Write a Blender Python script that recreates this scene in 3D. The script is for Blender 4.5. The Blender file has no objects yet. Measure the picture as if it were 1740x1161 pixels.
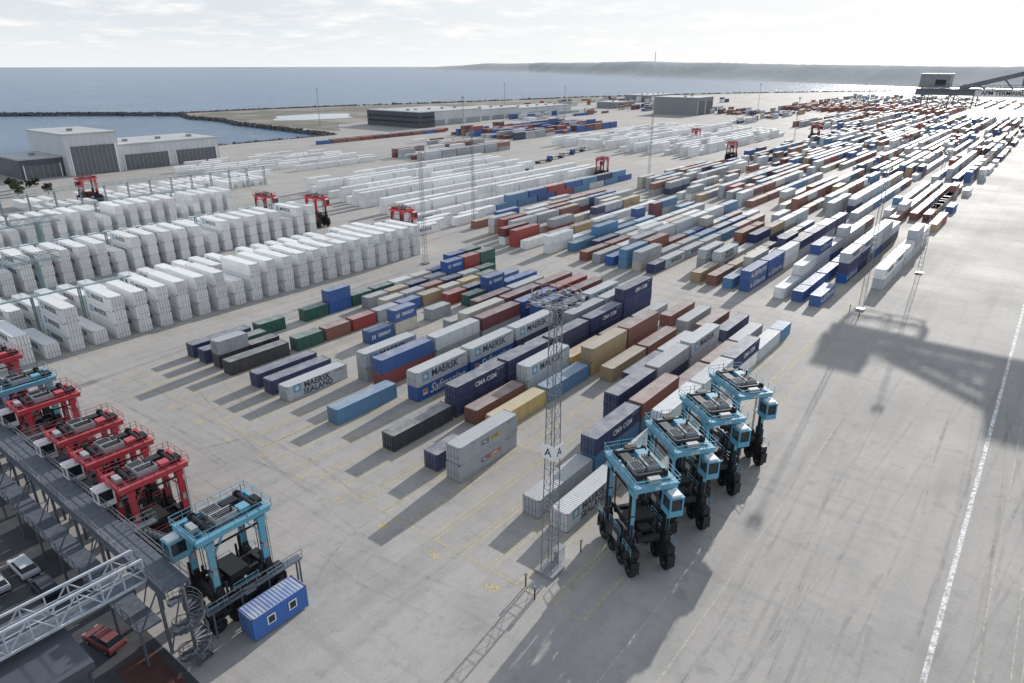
import bpy, math, random
from mathutils import Vector, Matrix
random.seed(7)
sc=bpy.context.scene
COL=sc.collection
R=random.random
U=random.uniform
# ---------------------------------------------------------------- materials
def newmat(name):
    m=bpy.data.materials.new(name); m.use_nodes=True
    nt=m.node_tree; b=nt.nodes['Principled BSDF']
    return m,nt,b
def N(nt,t,**k):
    n=nt.nodes.new(t)
    for a,v in k.items(): setattr(n,a,v)
    return n
def mixc(nt,fac,a,b,mode='MIX'):
    n=nt.nodes.new('ShaderNodeMix'); n.data_type='RGBA'; n.blend_type=mode
    for i,v in ((0,fac),(6,a),(7,b)):
        if hasattr(v,'is_linked') or hasattr(v,'links'): nt.links.new(v,n.inputs[i])
        elif i==0: n.inputs[0].default_value=v
        else: n.inputs[i].default_value=(v[0],v[1],v[2],1)
    return n.outputs[2]
def ramp(nt,src,p0,p1,v0=0.,v1=1.):
    n=nt.nodes.new('ShaderNodeMapRange'); n.clamp=True
    nt.links.new(src,n.inputs[0])
    n.inputs[1].default_value=p0;n.inputs[2].default_value=p1;n.inputs[3].default_value=v0;n.inputs[4].default_value=v1
    return n.outputs[0]
def noise(nt,scale,detail=4,vec=None,stretch=None,rough=.6):
    t=nt.nodes.new('ShaderNodeTexNoise'); t.inputs['Scale'].default_value=scale; t.inputs['Detail'].default_value=detail
    t.inputs['Roughness'].default_value=rough
    if vec is None:
        tc=nt.nodes.new('ShaderNodeTexCoord'); vec=tc.outputs['Object']
    if stretch:
        mp=nt.nodes.new('ShaderNodeMapping'); mp.inputs['Scale'].default_value=stretch
        nt.links.new(vec,mp.inputs[0]); vec=mp.outputs[0]
    nt.links.new(vec,t.inputs['Vector'])
    return t.outputs['Fac']
def simple(name,c,rough=.55,metal=0.,var=.25,scale=1.2,spec=.5):
    m,nt,b=newmat(name)
    f=noise(nt,scale,5)
    f2=ramp(nt,f,.35,.7)
    c2=tuple(x*(1-var) for x in c)
    o=mixc(nt,f2,c,c2)
    nt.links.new(o,b.inputs['Base Color'])
    b.inputs['Roughness'].default_value=rough; b.inputs['Metallic'].default_value=metal
    b.inputs['Specular IOR Level'].default_value=spec
    return m
def paint_mat(name,src,dust_glare=.5,rough=.5,dirtk=1.,spec=.42):
    m,nt,b=newmat(name)
    b.inputs['Specular IOR Level'].default_value=spec
    if src=='obj':
        oi=N(nt,'ShaderNodeObjectInfo'); col=oi.outputs['Color']
        rnd=oi.outputs['Random']
        tc=N(nt,'ShaderNodeTexCoord'); vm=N(nt,'ShaderNodeVectorMath',operation='ADD')
        ml=N(nt,'ShaderNodeMath',operation='MULTIPLY'); nt.links.new(rnd,ml.inputs[0]); ml.inputs[1].default_value=50
        nt.links.new(tc.outputs['Object'],vm.inputs[0]); nt.links.new(ml.outputs[0],vm.inputs[1]); vec=vm.outputs[0]
        col=mixc(nt,ramp(nt,rnd,0,1,0,.14),col,(.35,.34,.33))
    else:
        at=N(nt,'ShaderNodeAttribute'); at.attribute_name='col'; col=at.outputs['Color']
        tc=N(nt,'ShaderNodeTexCoord'); vec=tc.outputs['Object']
    f=noise(nt,.9,6,vec,(1,1,.35)); dirt=ramp(nt,f,.5,.78,0,.4*dirtk)
    c1=mixc(nt,dirt,col,(.2,.17,.15))
    f3=noise(nt,5,4,vec,(1,1,.12)); st=ramp(nt,f3,.62,.75,0,.35*dirtk)
    c1=mixc(nt,st,c1,(.14,.075,.045))
    g=N(nt,'ShaderNodeNewGeometry'); sx=N(nt,'ShaderNodeSeparateXYZ'); nt.links.new(g.outputs['Normal'],sx.inputs[0])
    up=ramp(nt,sx.outputs[2],.5,.95,0,dust_glare)
    f4=noise(nt,.5,4,vec)
    mm=N(nt,'ShaderNodeMath',operation='MULTIPLY'); nt.links.new(up,mm.inputs[0]); nt.links.new(ramp(nt,f4,.3,.7,.5,1.3),mm.inputs[1])
    c2=mixc(nt,mm.outputs[0],c1,(.6,.59,.57))  # upward faces paler: dust plus roof glare put into the colour
    nt.links.new(c2,b.inputs['Base Color'])
    nt.links.new(ramp(nt,f,.3,.7,rough-.08,rough+.12),b.inputs['Roughness'])
    return m
M={}
M['cont']=paint_mat('container_paint','obj')
M['stuff']=paint_mat('distant_container_paint','attr',dust_glare=.46,rough=.6,spec=.22)
M['reef']=paint_mat('reefer_paint','obj',.1,.5,.35)
M['mach']=paint_mat('machine_paint','obj',dust_glare=.06,rough=.45,dirtk=.7)
M['black']=simple('dark_rubber',(.014,.014,.016),.6)
M['dark']=simple('dark_machinery',(.032,.034,.04),.5,.2,.5,2)
M['steel']=simple('galvanised_steel',(.3,.31,.33),.5,.3,.35,3)
M['lsteel']=simple('light_machine_casing',(.42,.43,.45),.5,0,.35,2)
M['dsteel']=simple('weathered_steel',(.13,.145,.17),.5,.3,.35,3)
M['cast']=simple('casting_steel',(.1,.1,.1),.6,.2)
M['glass']=simple('tinted_glass',(.02,.03,.04),.08,0,.1)
M['white']=simple('white_paint',(.88,.88,.88),.5,0,.06)
M['grey']=simple('grey_paint',(.3,.31,.33),.5)
M['craneg']=simple('crane_paint',(.19,.21,.24),.5)
M['navytext']=simple('dark_lettering',(.04,.055,.09),.5)
M['whitetext']=simple('white_lettering',(.78,.79,.81),.5)
M['skytext']=simple('light_blue_emblem',(.16,.42,.6),.5)
M['orange']=simple('orange_emblem',(.6,.17,.07),.5)
M['yellowp']=simple('yellow_emblem',(.6,.5,.14),.5)
M['bluep']=simple('blue_emblem',(.03,.07,.25),.5)
M['wall']=simple('light_cladding',(.62,.64,.66),.5,0,.12,.1)
M['walldark']=simple('dark_cladding',(.09,.1,.125),.5,0,.2,.1)
M['door']=simple('door_panel',(.14,.15,.17),.5,0,.2,.5)
M['doorl']=simple('pale_door_panel',(.36,.38,.4),.5,0,.2,.5)
M['roof']=simple('roof_sheet',(.5,.51,.52),.6,0,.2,.05)
M['rock']=simple('rock',(.16,.155,.15),.8,0,.5,.3)
M['teal']=simple('teal_gantry_paint',(.2,.3,.33),.5)
M['greenc']=simple('dark_green_cladding',(.02,.07,.075),.5)
M['truss']=simple('pale_truss_paint',(.55,.6,.66),.45,0,.2)
M['deck']=simple('steel_grating',(.15,.17,.21),.55,.1,.4,2)
M['bark']=simple('bark',(.07,.05,.035),.9)
M['leaf']=simple('leaf_clumps',(.06,.085,.035),.7,0,.6,1.5)
M['redpave']=simple('red_paving',(.11,.045,.042),.8,0,.3,1)
M['asph']=simple('car_park_asphalt',(.075,.077,.085),.7,0,.35,.6)

def ground_mat():
    m,nt,b=newmat('concrete_yard')
    tc=N(nt,'ShaderNodeTexCoord'); v=tc.outputs['Object']
    a=noise(nt,.03,6,v); a2=ramp(nt,a,.3,.7)
    c=mixc(nt,a2,(.465,.438,.41),(.39,.37,.348))
    s=noise(nt,1.,5,v,(.012,.3,1)); s2=ramp(nt,s,.46,.72,0,.55)
    c=mixc(nt,s2,c,(.275,.262,.25))
    s=noise(nt,1.,4,v,(.45,.03,1)); s2=ramp(nt,s,.54,.72,0,.4)
    c=mixc(nt,s2,c,(.28,.266,.254))
    f=noise(nt,.7,8,v,rough=.75); c=mixc(nt,ramp(nt,f,.5,.75,0,.55),c,(.235,.224,.214))
    f=noise(nt,.3,6,v); c=mixc(nt,ramp(nt,f,.6,.68,0,.42),c,(.22,.21,.2))
    f=noise(nt,.09,5,v,rough=.7); c=mixc(nt,ramp(nt,f,.5,.62,0,.33),c,(.26,.248,.236))
    f=noise(nt,.012,3,v); c=mixc(nt,ramp(nt,f,.45,.6,0,.33),c,(.28,.268,.256))
    f=noise(nt,9,3,v); c=mixc(nt,ramp(nt,f,.4,.7,0,.28),c,(.5,.475,.45))
    nt.links.new(c,b.inputs['Base Color'])
    nt.links.new(ramp(nt,a,.3,.7,.72,.85),b.inputs['Roughness'])
    b.inputs['Specular IOR Level'].default_value=.18
    bp=N(nt,'ShaderNodeBump'); bp.inputs['Strength'].default_value=.6; bp.inputs['Distance'].default_value=.04
    nt.links.new(noise(nt,3,6,v),bp.inputs['Height']); nt.links.new(bp.outputs[0],b.inputs['Normal'])
    return m
M['ground']=ground_mat()
def worn(name,c,lo=.42,hi=.6,mx=1.,mn_=.08,scale=1.6):
    m,nt,b=newmat(name)
    b.inputs['Base Color'].default_value=(*c,1); b.inputs['Roughness'].default_value=.75; b.inputs['Specular IOR Level'].default_value=.2
    f=noise(nt,scale,6,None,None,.8); r=ramp(nt,f,lo,hi,mx,mn_)
    nt.links.new(r,b.inputs['Alpha'])
    return m
M['wline']=worn('worn_white_line',(.9,.9,.88),.44,.6)
M['yline']=worn('worn_yellow_line',(.72,.57,.25),.44,.68,.9)
M['tline']=worn('thin_faded_line',(.72,.67,.56),.42,.6,.85)
M['tyre']=worn('tyre_rubber_marks',(.09,.087,.083),.35,.62,.13,.0,.3)
def sea_mat(name,bump,rough):
    m,nt,b=newmat(name)
    tc=N(nt,'ShaderNodeTexCoord'); v=tc.outputs['Object']
    f=noise(nt,.0022,5,v,(1,2,1)); c=mixc(nt,ramp(nt,f,.35,.65),(.035,.11,.22),(.06,.155,.28))
    f=noise(nt,.05,8,v,(1,2.2,1),.8); c=mixc(nt,ramp(nt,f,.48,.64,0,.65),c,(.19,.28,.37))
    f=noise(nt,.008,6,v,(1,2.5,1),.7); c=mixc(nt,ramp(nt,f,.5,.62,0,.45),c,(.02,.07,.16))
    nt.links.new(c,b.inputs['Base Color'])
    b.inputs['Roughness'].default_value=rough; b.inputs['IOR'].default_value=1.33; b.inputs['Specular IOR Level'].default_value=.65
    bp=N(nt,'ShaderNodeBump'); bp.inputs['Strength'].default_value=1; bp.inputs['Distance'].default_value=bump
    nt.links.new(noise(nt,.12,9,v,(1,1.8,1),.75),bp.inputs['Height']); nt.links.new(bp.outputs[0],b.inputs['Normal'])
    return m
M['sea']=sea_mat('sea_water',1.4,.26); M['calm']=sea_mat('calm_water',.02,.08)
def grass_mat():
    m,nt,b=newmat('dry_grass')
    f=noise(nt,.03,8,None,None,.7); c=mixc(nt,ramp(nt,f,.35,.65),(.18,.16,.125),(.11,.11,.085))
    f=noise(nt,.012,4); c=mixc(nt,ramp(nt,f,.5,.6),c,(.27,.25,.225))
    nt.links.new(c,b.inputs['Base Color']); b.inputs['Roughness'].default_value=.9
    return m
M['grass']=grass_mat()
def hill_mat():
    m,nt,b=newmat('hazy_hill_woodland')
    f=noise(nt,.003,6,None,(1,1,3)); c=mixc(nt,ramp(nt,f,.4,.6),(.47,.485,.49),(.54,.555,.55))  # woodland tones paled, aerial haze is painted into the base colour
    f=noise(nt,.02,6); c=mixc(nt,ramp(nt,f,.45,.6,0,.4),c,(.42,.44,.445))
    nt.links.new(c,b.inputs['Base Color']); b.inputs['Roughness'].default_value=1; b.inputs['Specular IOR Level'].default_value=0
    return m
M['hill']=hill_mat()
# ---------------------------------------------------------------- mesh builder
class MB:
    def __init__(s): s.v=[];s.f=[];s.mi=[];s.mats=[]
    def m(s,mat):
        if mat not in s.mats: s.mats.append(mat)
        return s.mats.index(mat)
    def add(s,vs,fs,mat):
        o=len(s.v); s.v+= [tuple(p) for p in vs]; k=s.m(mat)
        for f in fs: s.f.append([i+o for i in f]); s.mi.append(k)
    def box(s,x0,x1,y0,y1,z0,z1,mat):
        s.add([(x0,y0,z0),(x1,y0,z0),(x1,y1,z0),(x0,y1,z0),(x0,y0,z1),(x1,y0,z1),(x1,y1,z1),(x0,y1,z1)],
          [(3,2,1,0),(4,5,6,7),(0,1,5,4),(1,2,6,5),(2,3,7,6),(3,0,4,7)],mat)
    def beam(s,a,b,w,mat,h=None):
        a=Vector(a);b=Vector(b);d=(b-a)
        if d.length<1e-6:return
        d.normalize(); up=Vector((0,0,1)) if abs(d.z)<.95 else Vector((1,0,0))
        r=d.cross(up).normalized(); u=r.cross(d)
        h=h or w; r=r*w/2;u=u*h/2
        vs=[a-r-u,a+r-u,a+r+u,a-r+u,b-r-u,b+r-u,b+r+u,b-r+u]
        s.add(vs,[(0,1,2,3),(7,6,5,4),(0,4,5,1),(1,5,6,2),(2,6,7,3),(3,7,4,0)],mat)
    def cyl(s,a,b,r,mat,n=12,r2=None):
        a=Vector(a);b=Vector(b);d=(b-a).normalized(); up=Vector((0,0,1)) if abs(d.z)<.95 else Vector((1,0,0))
        x=d.cross(up).normalized();y=x.cross(d); r2=r if r2 is None else r2
        vs=[a+(x*math.cos(t)+y*math.sin(t))*r for t in [i*2*math.pi/n for i in range(n)]]
        vs+=[b+(x*math.cos(t)+y*math.sin(t))*r2 for t in [i*2*math.pi/n for i in range(n)]]
        fs=[(i,i+n,(i+1)%n+n,(i+1)%n) for i in range(n)]+[tuple(range(n)),tuple(range(2*n-1,n-1,-1))]
        s.add(vs,fs,mat)
    def rail(s,a,b,mat,h=1.1,w=.05,step=1.6):
        a=Vector(a);b=Vector(b);L=(b-a).length;n=max(1,int(L/step))
        for i in range(n+1):
            p=a.lerp(b,i/n); s.beam(p,p+Vector((0,0,h)),w,mat)
        for k in (.5,1.): s.beam(a+Vector((0,0,h*k)),b+Vector((0,0,h*k)),w,mat)
    def mesh(s,name):
        me=bpy.data.meshes.new(name); me.from_pydata(s.v,[],s.f)
        for m in s.mats: me.materials.append(M[m])
        me.polygons.foreach_set('material_index',s.mi); me.update(); return me
def obj(name,me,parent=None,loc=(0,0,0),rot=0,**props):
    o=bpy.data.objects.new(name,me); COL.objects.link(o); o.location=loc; o.rotation_euler=(0,0,rot)
    if parent: o.parent=parent
    for k,v in props.items(): o[k]=v
    return o
_tc={}
def text_geom(s,size,offset=0.,shear=0.):
    k=(s,size,offset,shear)
    if k in _tc: return _tc[k]
    c=bpy.data.curves.new('t','FONT'); c.body=s; c.size=size; c.align_x='CENTER'; c.align_y='CENTER'; c.offset=offset; c.shear=shear; c.resolution_u=2
    o=bpy.data.objects.new('t',c); COL.objects.link(o)
    dg=bpy.context.evaluated_depsgraph_get(); dg.update()
    me=bpy.data.meshes.new_from_object(o.evaluated_get(dg))
    vs=[tuple(v.co) for v in me.vertices]; fs=[tuple(p.vertices) for p in me.polygons]
    bpy.data.objects.remove(o); bpy.data.curves.remove(c); bpy.data.meshes.remove(me)
    _tc[k]=(vs,fs); return vs,fs
def put_text(mb,s,size,cx,cz,y,mat,offset=.015,shear=0.):
    vs,fs=text_geom(s,size,offset,shear)
    mb.add([(cx+v[0],y,cz+v[1]) for v in vs],fs,mat)
def star(mb,cx,cz,r,y,mat,n=7):
    vs=[(cx,y,cz)]
    for i in range(2*n):
        t=i*math.pi/n; q=r if i%2==0 else r*.45; vs.append((cx+q*math.sin(t),y,cz+q*math.cos(t)))
    mb.add(vs,[(0,i+1,(i+1)%(2*n)+1) for i in range(2*n)],mat)
def quad(mb,x0,x1,z0,z1,y,mat): mb.add([(x0,y,z0),(x1,y,z0),(x1,y,z1),(x0,y,z1)],[(0,1,2,3)],mat)
# ---------------------------------------------------------------- containers
def cont_mesh(name,L,H,pitch,depth,pm='cont'):
    mb=MB(); W=1.22; X=L/2
    for x in (-X,X-.16):
        for y in (-W,W-.16): mb.box(x,x+.16,y,y+.16,0.05,H-.05,pm)
    for y in (-W,W-.08):
        mb.box(-X+.16,X-.16,y,y+.08,H-.14,H-.02,pm); mb.box(-X+.16,X-.16,y,y+.08,.04,.2,pm)
    for x in (-X,X-.08):
        mb.box(x,x+.08,-W+.16,W-.16,H-.14,H-.02,pm); mb.box(x,x+.08,-W+.16,W-.16,.04,.2,pm)
    for x in (-X-.005,X-.175):
        for y in (-W-.005,W-.175):
            for z in (0,H-.12): mb.box(x,x+.18,y,y+.18,z,z+.12,'cast')
    n=max(2,int((L-.32)/pitch)); p=(L-.32)/n
    pr=[]
    for i in range(n):
        t=-X+.16+i*p; pr+=[(t,0),(t+p*.32,0),(t+p*.5,depth),(t+p*.82,depth)]
    pr.append((X-.16,0))
    for sy in (-1,1):
        vs=[];fs=[]
        for t,d in pr: y=sy*(W-.012-d); vs+=[(t,y,.2),(t,y,H-.14)]
        for i in range(len(pr)-1): fs.append((2*i,2*i+2,2*i+3,2*i+1) if sy<0 else (2*i+1,2*i+3,2*i+2,2*i))
        mb.add(vs,fs,pm)
    vs=[];fs=[]
    for t,d in pr: z=H-.03-d*.6; vs+=[(t,-W+.08,z),(t,W-.08,z)]
    for i in range(len(pr)-1): fs.append((2*i,2*i+2,2*i+3,2*i+1))
    mb.add(vs,fs,pm)
    ne=7; pe=(2*W-.32)/ne; pr=[]
    for i in range(ne):
        t=-W+.16+i*pe; pr+=[(t,0),(t+pe*.32,0),(t+pe*.5,.04),(t+pe*.82,.04)]
    pr.append((W-.16,0))
    for sx in (-1,1):
        vs=[];fs=[]
        for t,d in pr: x=sx*(X-.02-d); vs+=[(x,t,.2),(x,t,H-.14)]
        for i in range(len(pr)-1): fs.append((2*i+1,2*i+3,2*i+2,2*i) if sx<0 else (2*i,2*i+2,2*i+3,2*i+1))
        mb.add(vs,fs,pm)
    mb.add([(-X+.1,-W+.1,.1),(X-.1,-W+.1,.1),(X-.1,W-.1,.1),(-X+.1,W-.1,.1)],[(3,2,1,0)],pm)
    return mb.mesh(name)
CM={'40':cont_mesh('container_forty_foot',12.19,2.6,.36,.045),'20':cont_mesh('container_twenty_foot',6.06,2.6,.36,.045),
    'r':cont_mesh('reefer_body',12.19,2.9,.5,.015,'reef')}
LEN={'40':12.19,'20':6.06,'r':12.19}; HT={'40':2.6,'20':2.6,'r':2.9}
def door_mesh(H,pm='cont'):
    mb=MB()
    for s in (-1,1):
        y0,y1=(-1.06,-.015) if s<0 else (.015,1.06)
        mb.box(-.05,0.01,y0,y1,.2,H-.14,pm)
        for yy in (.3,.8):
            mb.cyl((-.085,s*yy,.1),(-.085,s*yy,H-.08),.028,'steel',6)
            for z in (.3,1.2,H-.3): mb.box(-.1,-.05,s*yy-.07,s*yy+.07,z,z+.07,'steel')
            mb.box(-.115,-.09,s*yy-.3,s*yy,1.0,1.06,'steel')
        for z in (.5,1.1,1.7): mb.box(-.062,-.05,y0+.08,y1-.08,z+.42,z+.46,pm)
    return mb.mesh('container_door_pair')
DM={'40':door_mesh(2.6),'20':None,'r':door_mesh(2.9,'reef')}; DM['20']=DM['40']
Y=-1.236
def brand_mesh(b,H):
    mb=MB(); c=H/2+.05
    if b in('maersk','sealand','reefer'):
        cz=c+.1 if b!='sealand' else c+.48
        sz={'maersk':1.75,'sealand':1.45,'reefer':1.55}[b]
        x0=-4.2
        quad(mb,x0-.7,x0+.7,cz-.7,cz+.7,Y,'skytext'); star(mb,x0,cz,.58,Y-.006,'whitetext')
        put_text(mb,'MAERSK',sz,x0+1.1+sz*2.0,cz,Y,'navytext',.025)
        if b=='sealand': put_text(mb,'SEALAND',1.4,x0+1.1+1.4*2.15,cz-1.15,Y,'navytext',.025)
        put_text(mb,'MSKU 482915 7',.28,4.6,H-.45,Y,'navytext',.004)
    elif b=='cma': put_text(mb,'CMA CGM',1.15,1.0,c,Y,'whitetext',.035); put_text(mb,'CMAU 417280 3',.26,4.6,H-.45,Y,'whitetext',.004)
    elif b=='saf': put_text(mb,'Safmarine',2.2,.9,c,Y,'whitetext',.03,.35); quad(mb,-5.0,-3.9,c-.5,c+.5,Y,'whitetext'); quad(mb,-4.9,-4.0,c-.1,c+.4,Y-.006,'orange')
    elif b=='eim':
        put_text(mb,'EIMSKIP',.95,.6,c,Y,'whitetext',.03); quad(mb,-2.6,-1.75,c-.42,c+.42,Y,'whitetext'); put_text(mb,'E',.95,-2.17,c,Y-.006,'bluep',.03)
    elif b in('pac','pac2'):
        quad(mb,-1.7,-.3,c-.32,c+.32,Y,'bluep'); put_text(mb,'P&C',.6,-1.0,c,Y-.006,'whitetext',.02); quad(mb,-.28,2.4,c-.32,c+.32,Y,'yellowp' if b=='pac' else 'orange'); put_text(mb,'LINES',.6,1.05,c,Y-.006,'bluep' if b=='pac' else 'whitetext',.01)
        put_text(mb,'PONU 061173 5',.26,4.6,H-.45,Y,'navytext',.004)
    elif b=='id': put_text(mb,'TGHU 590342 6',.3,1.6,H-.5,Y,'whitetext',.005)
    elif b=='cap': put_text(mb,'CAPITAL',.8,0,c,Y,'navytext',.01)
    return mb.mesh('lettering_'+b)
BM={}
def brand(b,H):
    k=(b,H)
    if k not in BM: BM[k]=brand_mesh(b,H)
    return BM[k]
C={'white':(.87,.875,.87),'grey':(.4,.42,.45),'silver':(.58,.61,.64),'navy':(.02,.036,.13),'blue':(.028,.11,.36),'sky':(.1,.25,.44),
 'brown':(.27,.105,.075),'red':(.38,.055,.045),'maroon':(.16,.03,.04),'khaki':(.47,.34,.19),'yellow':(.64,.46,.17),'green':(.02,.115,.09),'black':(.024,.028,.04),'orange':(.42,.17,.1),'cream':(.6,.57,.5)}
CN={'silver':'pale grey','sky':'steel blue','cream':'cream'}
conts=[]
def put(kind,x0,y0,lev,col,b=None,alongx=True,jit=.08):
    L=LEN[kind];H=HT[kind]
    cx,cy=(x0+L/2,y0+1.22) if alongx else (x0+1.22,y0+L/2)
    conts.append([kind,cx+U(-jit,jit),cy+U(-jit,jit)*.7,lev*H,0. if alongx else -math.pi/2,col,b])
RY=lambda i:35.7+4.2*i
P=13.05
def S(i,j,cols,x=None,kind='40'):
    x0=56+P*j if x is None else x
    for l,c in enumerate(cols):
        col,b=c if isinstance(c,tuple) else (c,None)
        put(kind,x0,RY(i),l,col,b)
MK=('silver','maersk');CG=('navy','cma');SF=('blue','saf');EI=('blue','eim')
S(0,0,[('silver','sealand')],x=56);S(0,1,['white'],x=68.6);S(0,2,['white','white'],x=81.3);S(0,3,['white','silver'],x=94);S(0,4,['white',CG],x=106.7);S(0,5,['silver'],x=119.5);S(0,5,['sky'],x=132,kind='20')
S(1,0,['grey']);S(1,1,['sky',('navy','cma')]);S(1,2,['sky','brown']);S(1,3,['maroon']);S(1,4,['brown']);S(1,5,['grey'])
S(2,2,[CG,'navy']);S(2,5,['navy'],x=125)
S(2,3,['navy','grey']);S(2,4,[('silver',None),('silver','maersk')],x=108.5)
S(3,3,['navy']);S(3,4,[MK]);S(3,5,['brown'],x=125)
S(4,0,[('grey','pac2'),('grey','pac')]);S(4,5,['grey'],x=125);S(4,3,['khaki']);S(4,4,['brown'])
S(5,0,['navy'],kind='20',x=56);S(5,1,['yellow']);S(5,2,['sky']);S(5,3,['khaki','khaki']);S(5,4,['brown','brown']);S(5,5,['brown'],x=126)
S(6,1,['brown']);S(6,2,['silver',('silver','maersk')]);S(6,3,['yellow']);S(6,4,['khaki']);S(6,5,['silver'])
S(7,0,['black']);S(7,1,['navy',CG]);S(7,2,['navy',('navy',None)]);S(7,3,['navy','navy']);S(7,4,['navy',CG]);S(7,5,['navy','navy',('navy','cma')])
S(9,1,[SF,MK]);S(9,2,[SF,MK]);S(9,3,['navy',MK]);S(9,4,[SF,'navy']);S(9,5,['grey',('silver','maersk')])
S(8,2,['grey']);S(8,3,['silver']);S(8,4,['silver',('grey',None)]);S(8,5,['sky','silver'])
S(10,0,['sky']);S(10,2,['cream']);S(10,3,['grey']);S(10,4,['blue','blue']);S(10,5,['brown','maroon'])
S(11,1,['red','blue']);S(11,2,['grey','silver']);S(11,3,['grey','maroon']);S(11,4,['blue',SF]);S(11,5,['red','red'])
S(12,1,['grey',('silver','maersk')]);S(12,2,['silver']);S(12,3,['grey','cream']);S(12,4,['navy','maroon']);S(12,5,['brown','brown'])
S(13,0,[('silver','sealand')]);S(13,3,['grey']);S(13,4,[EI],kind='20',x=109);S(13,4,['navy'],x=116);S(13,5,['red'],kind='20',x=129)
S(14,0,['navy']);S(14,4,['maroon']);S(14,5,['silver']);S(15,0,['navy']);S(15,2,[EI],kind='20',x=81);S(15,2,['cream',EI],kind='20',x=87.6);S(15,3,['grey'],kind='20',x=98)
S(15,4,['green'],kind='20',x=110);S(15,4,['blue',EI],kind='20',x=117);S(15,5,['blue'],x=124)
S(17,0,['black']);S(18,0,['black','grey'],kind='20',x=56.5);S(18,0,['black'],kind='20',x=63);S(19,0,['navy'],kind='20');S(20,0,['navy']);S(19,0,['green'],kind='20',x=63)
S(20,1,['green'],kind='20',x=70)
for q,cc in enumerate(['cream','grey','brown','navy','silver','green']): S(18,0,[cc],kind='20',x=96+q*6.6)
for q,cc in enumerate(['red','navy','grey','sky']): S(16,0,[cc],kind='20',x=108+q*6.7)
x=70
for c in ['green','brown','red','grey','blue','khaki','cream','yellow','green']:
    S(17,0,[c],kind='20',x=x); x+=6.8
x=81
for c in [['green'],['blue','blue'],['green'],['green'],['white'],['cream'],['blue'],['blue',EI],[EI,'green']]:
    S(20,0,c,kind='20',x=x); x+=6.5
x=95
for c in [['grey'],['khaki'],['navy'],['grey'],['blue',EI],['red','red'],['green','green']]:
    S(19,0,c,kind='20',x=x);x+=6.5
pal=['grey']*9+['silver']*9+['white']*4+['navy']*5+['blue']*4+['sky']*4+['brown']*7+['red']*1+['maroon']*2+['khaki']*2+['green']*1+['cream']*4
brd={'silver':['maersk','maersk',None,'sealand'],'navy':['cma',None,None,None],'blue':['saf','saf',None,'id'],'sky':['id',None],'white':[None],'grey':[None,'maersk','cap']}
def rnd_row(xs,xe,y,maxl,fill,pl=pal,kmix=.18):
    x=xs; base=min(maxl,1 if R()<.45 else 2); col=random.choice(pl); k='40'
    while x<xe-12:
        if R()>fill: x+=random.choice([6.5,13.05]); continue
        if R()<.5: k='20' if R()<kmix else '40'
        n=min(maxl,max(1,base+random.choice([-1,0,0,0,0,0,0,1])))
        for l in range(n):
            if R()<.5: col=random.choice(pl)
            put(k,x,y,l,col,random.choice(brd.get(col,[None])) if k=='40' else None,jit=.05)
        x+=LEN[k]+(.45 if k=='20' else .86)
S(0,0,[SF],x=159)
for k in range(5):
    xx=182+P*k
    S(0,0,[SF if k%2==0 else 'navy','navy' if k<2 else 'silver',('silver','maersk')],x=xx) if k<4 else S(0,0,['navy','silver'],x=xx)
    if k<5: S(-2,0,['silver',('white','maersk')] if k!=3 else ['silver','grey','silver'],x=xx)
S(-2,0,['khaki'],x=262);S(-2,0,['red'],x=275);S(-1,0,['brown'],x=290)
npal=['grey','silver','silver','navy','blue','grey','white','sky','navy','brown']
for i in range(1,26):
    if i in (3,9,19): continue
    rnd_row(160+random.choice([0,0,0,13]) + (10 if i>22 else 0),252,RY(i),3 if i in(1,2,5,6,12) else 2,.96 if i<16 else .88,npal if i<5 else pal)
for xs,xe in ((266,372),(382,500),(511,650)):
    for i in range(-1,27):
        if i%9==3: continue
        rnd_row(xs+random.choice([0,0,0,13]),xe,RY(i),2,.95 if i<20 else .75,pal+['brown','brown','silver'])
for i in range(-2,0):
    rnd_row(300,372,RY(i),1,.6); rnd_row(388,640,RY(i),2,.7)
fp=pal+['brown','brown','orange','maroon','brown']
for k in range(80):
    y=28+k*5.4
    if 200<y<240 or k%8==5: continue
    rnd_row(662+ (0 if y<260 else 130),880,y,2,.8 if y<200 else .4,fp)
for k in range(22): rnd_row(905,1080,110+k*8.5,4,.85,['orange','brown','red','maroon','orange','grey'])
for k in range(16): rnd_row(1110,1400,60+k*16,3,.5,fp)
for k in range(12): rnd_row(820,1080,420+k*18,3,.3,fp)
for k in range(13): rnd_row(415,565,322+k*5.2,4,.8,['red','blue','brown','navy','grey','maroon','silver','blue'])
for k in range(6): rnd_row(288,372,288+k*5.4,2,.85,['grey','silver','maroon','grey','brown','white'])
for k in range(5): rnd_row(340,380,345+k*5.,1,.5,['grey','white','maroon'])
rnd_row(305,445,411,1,1,['red','maroon','blue','brown'],.1)
rnd_row(320,445,416,1,.9,['red','maroon','navy','brown'],.1)
for k in range(5): rnd_row(580,740,432+k*6,2,.55,['grey','white','silver','brown','blue','cream'],.3)
for k in range(4): rnd_row(475,740,538+k*9,2,.22,['grey','white','silver','brown','blue','red'],.5)
for k in range(9): put('40',186+P*k,163,0,['white','sky','sky','blue','red','sky','silver','sky','blue'][k]); 
for k in range(8): put('40',193+P*k,163,1,['silver','sky','blue','red','blue','sky','navy','sky'][k]) if k>0 else None
for k in range(5): put('40',172+P*k*1.3,150+ (k%2)*4,0,['brown','blue','grey','silver','red'][k])
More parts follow.
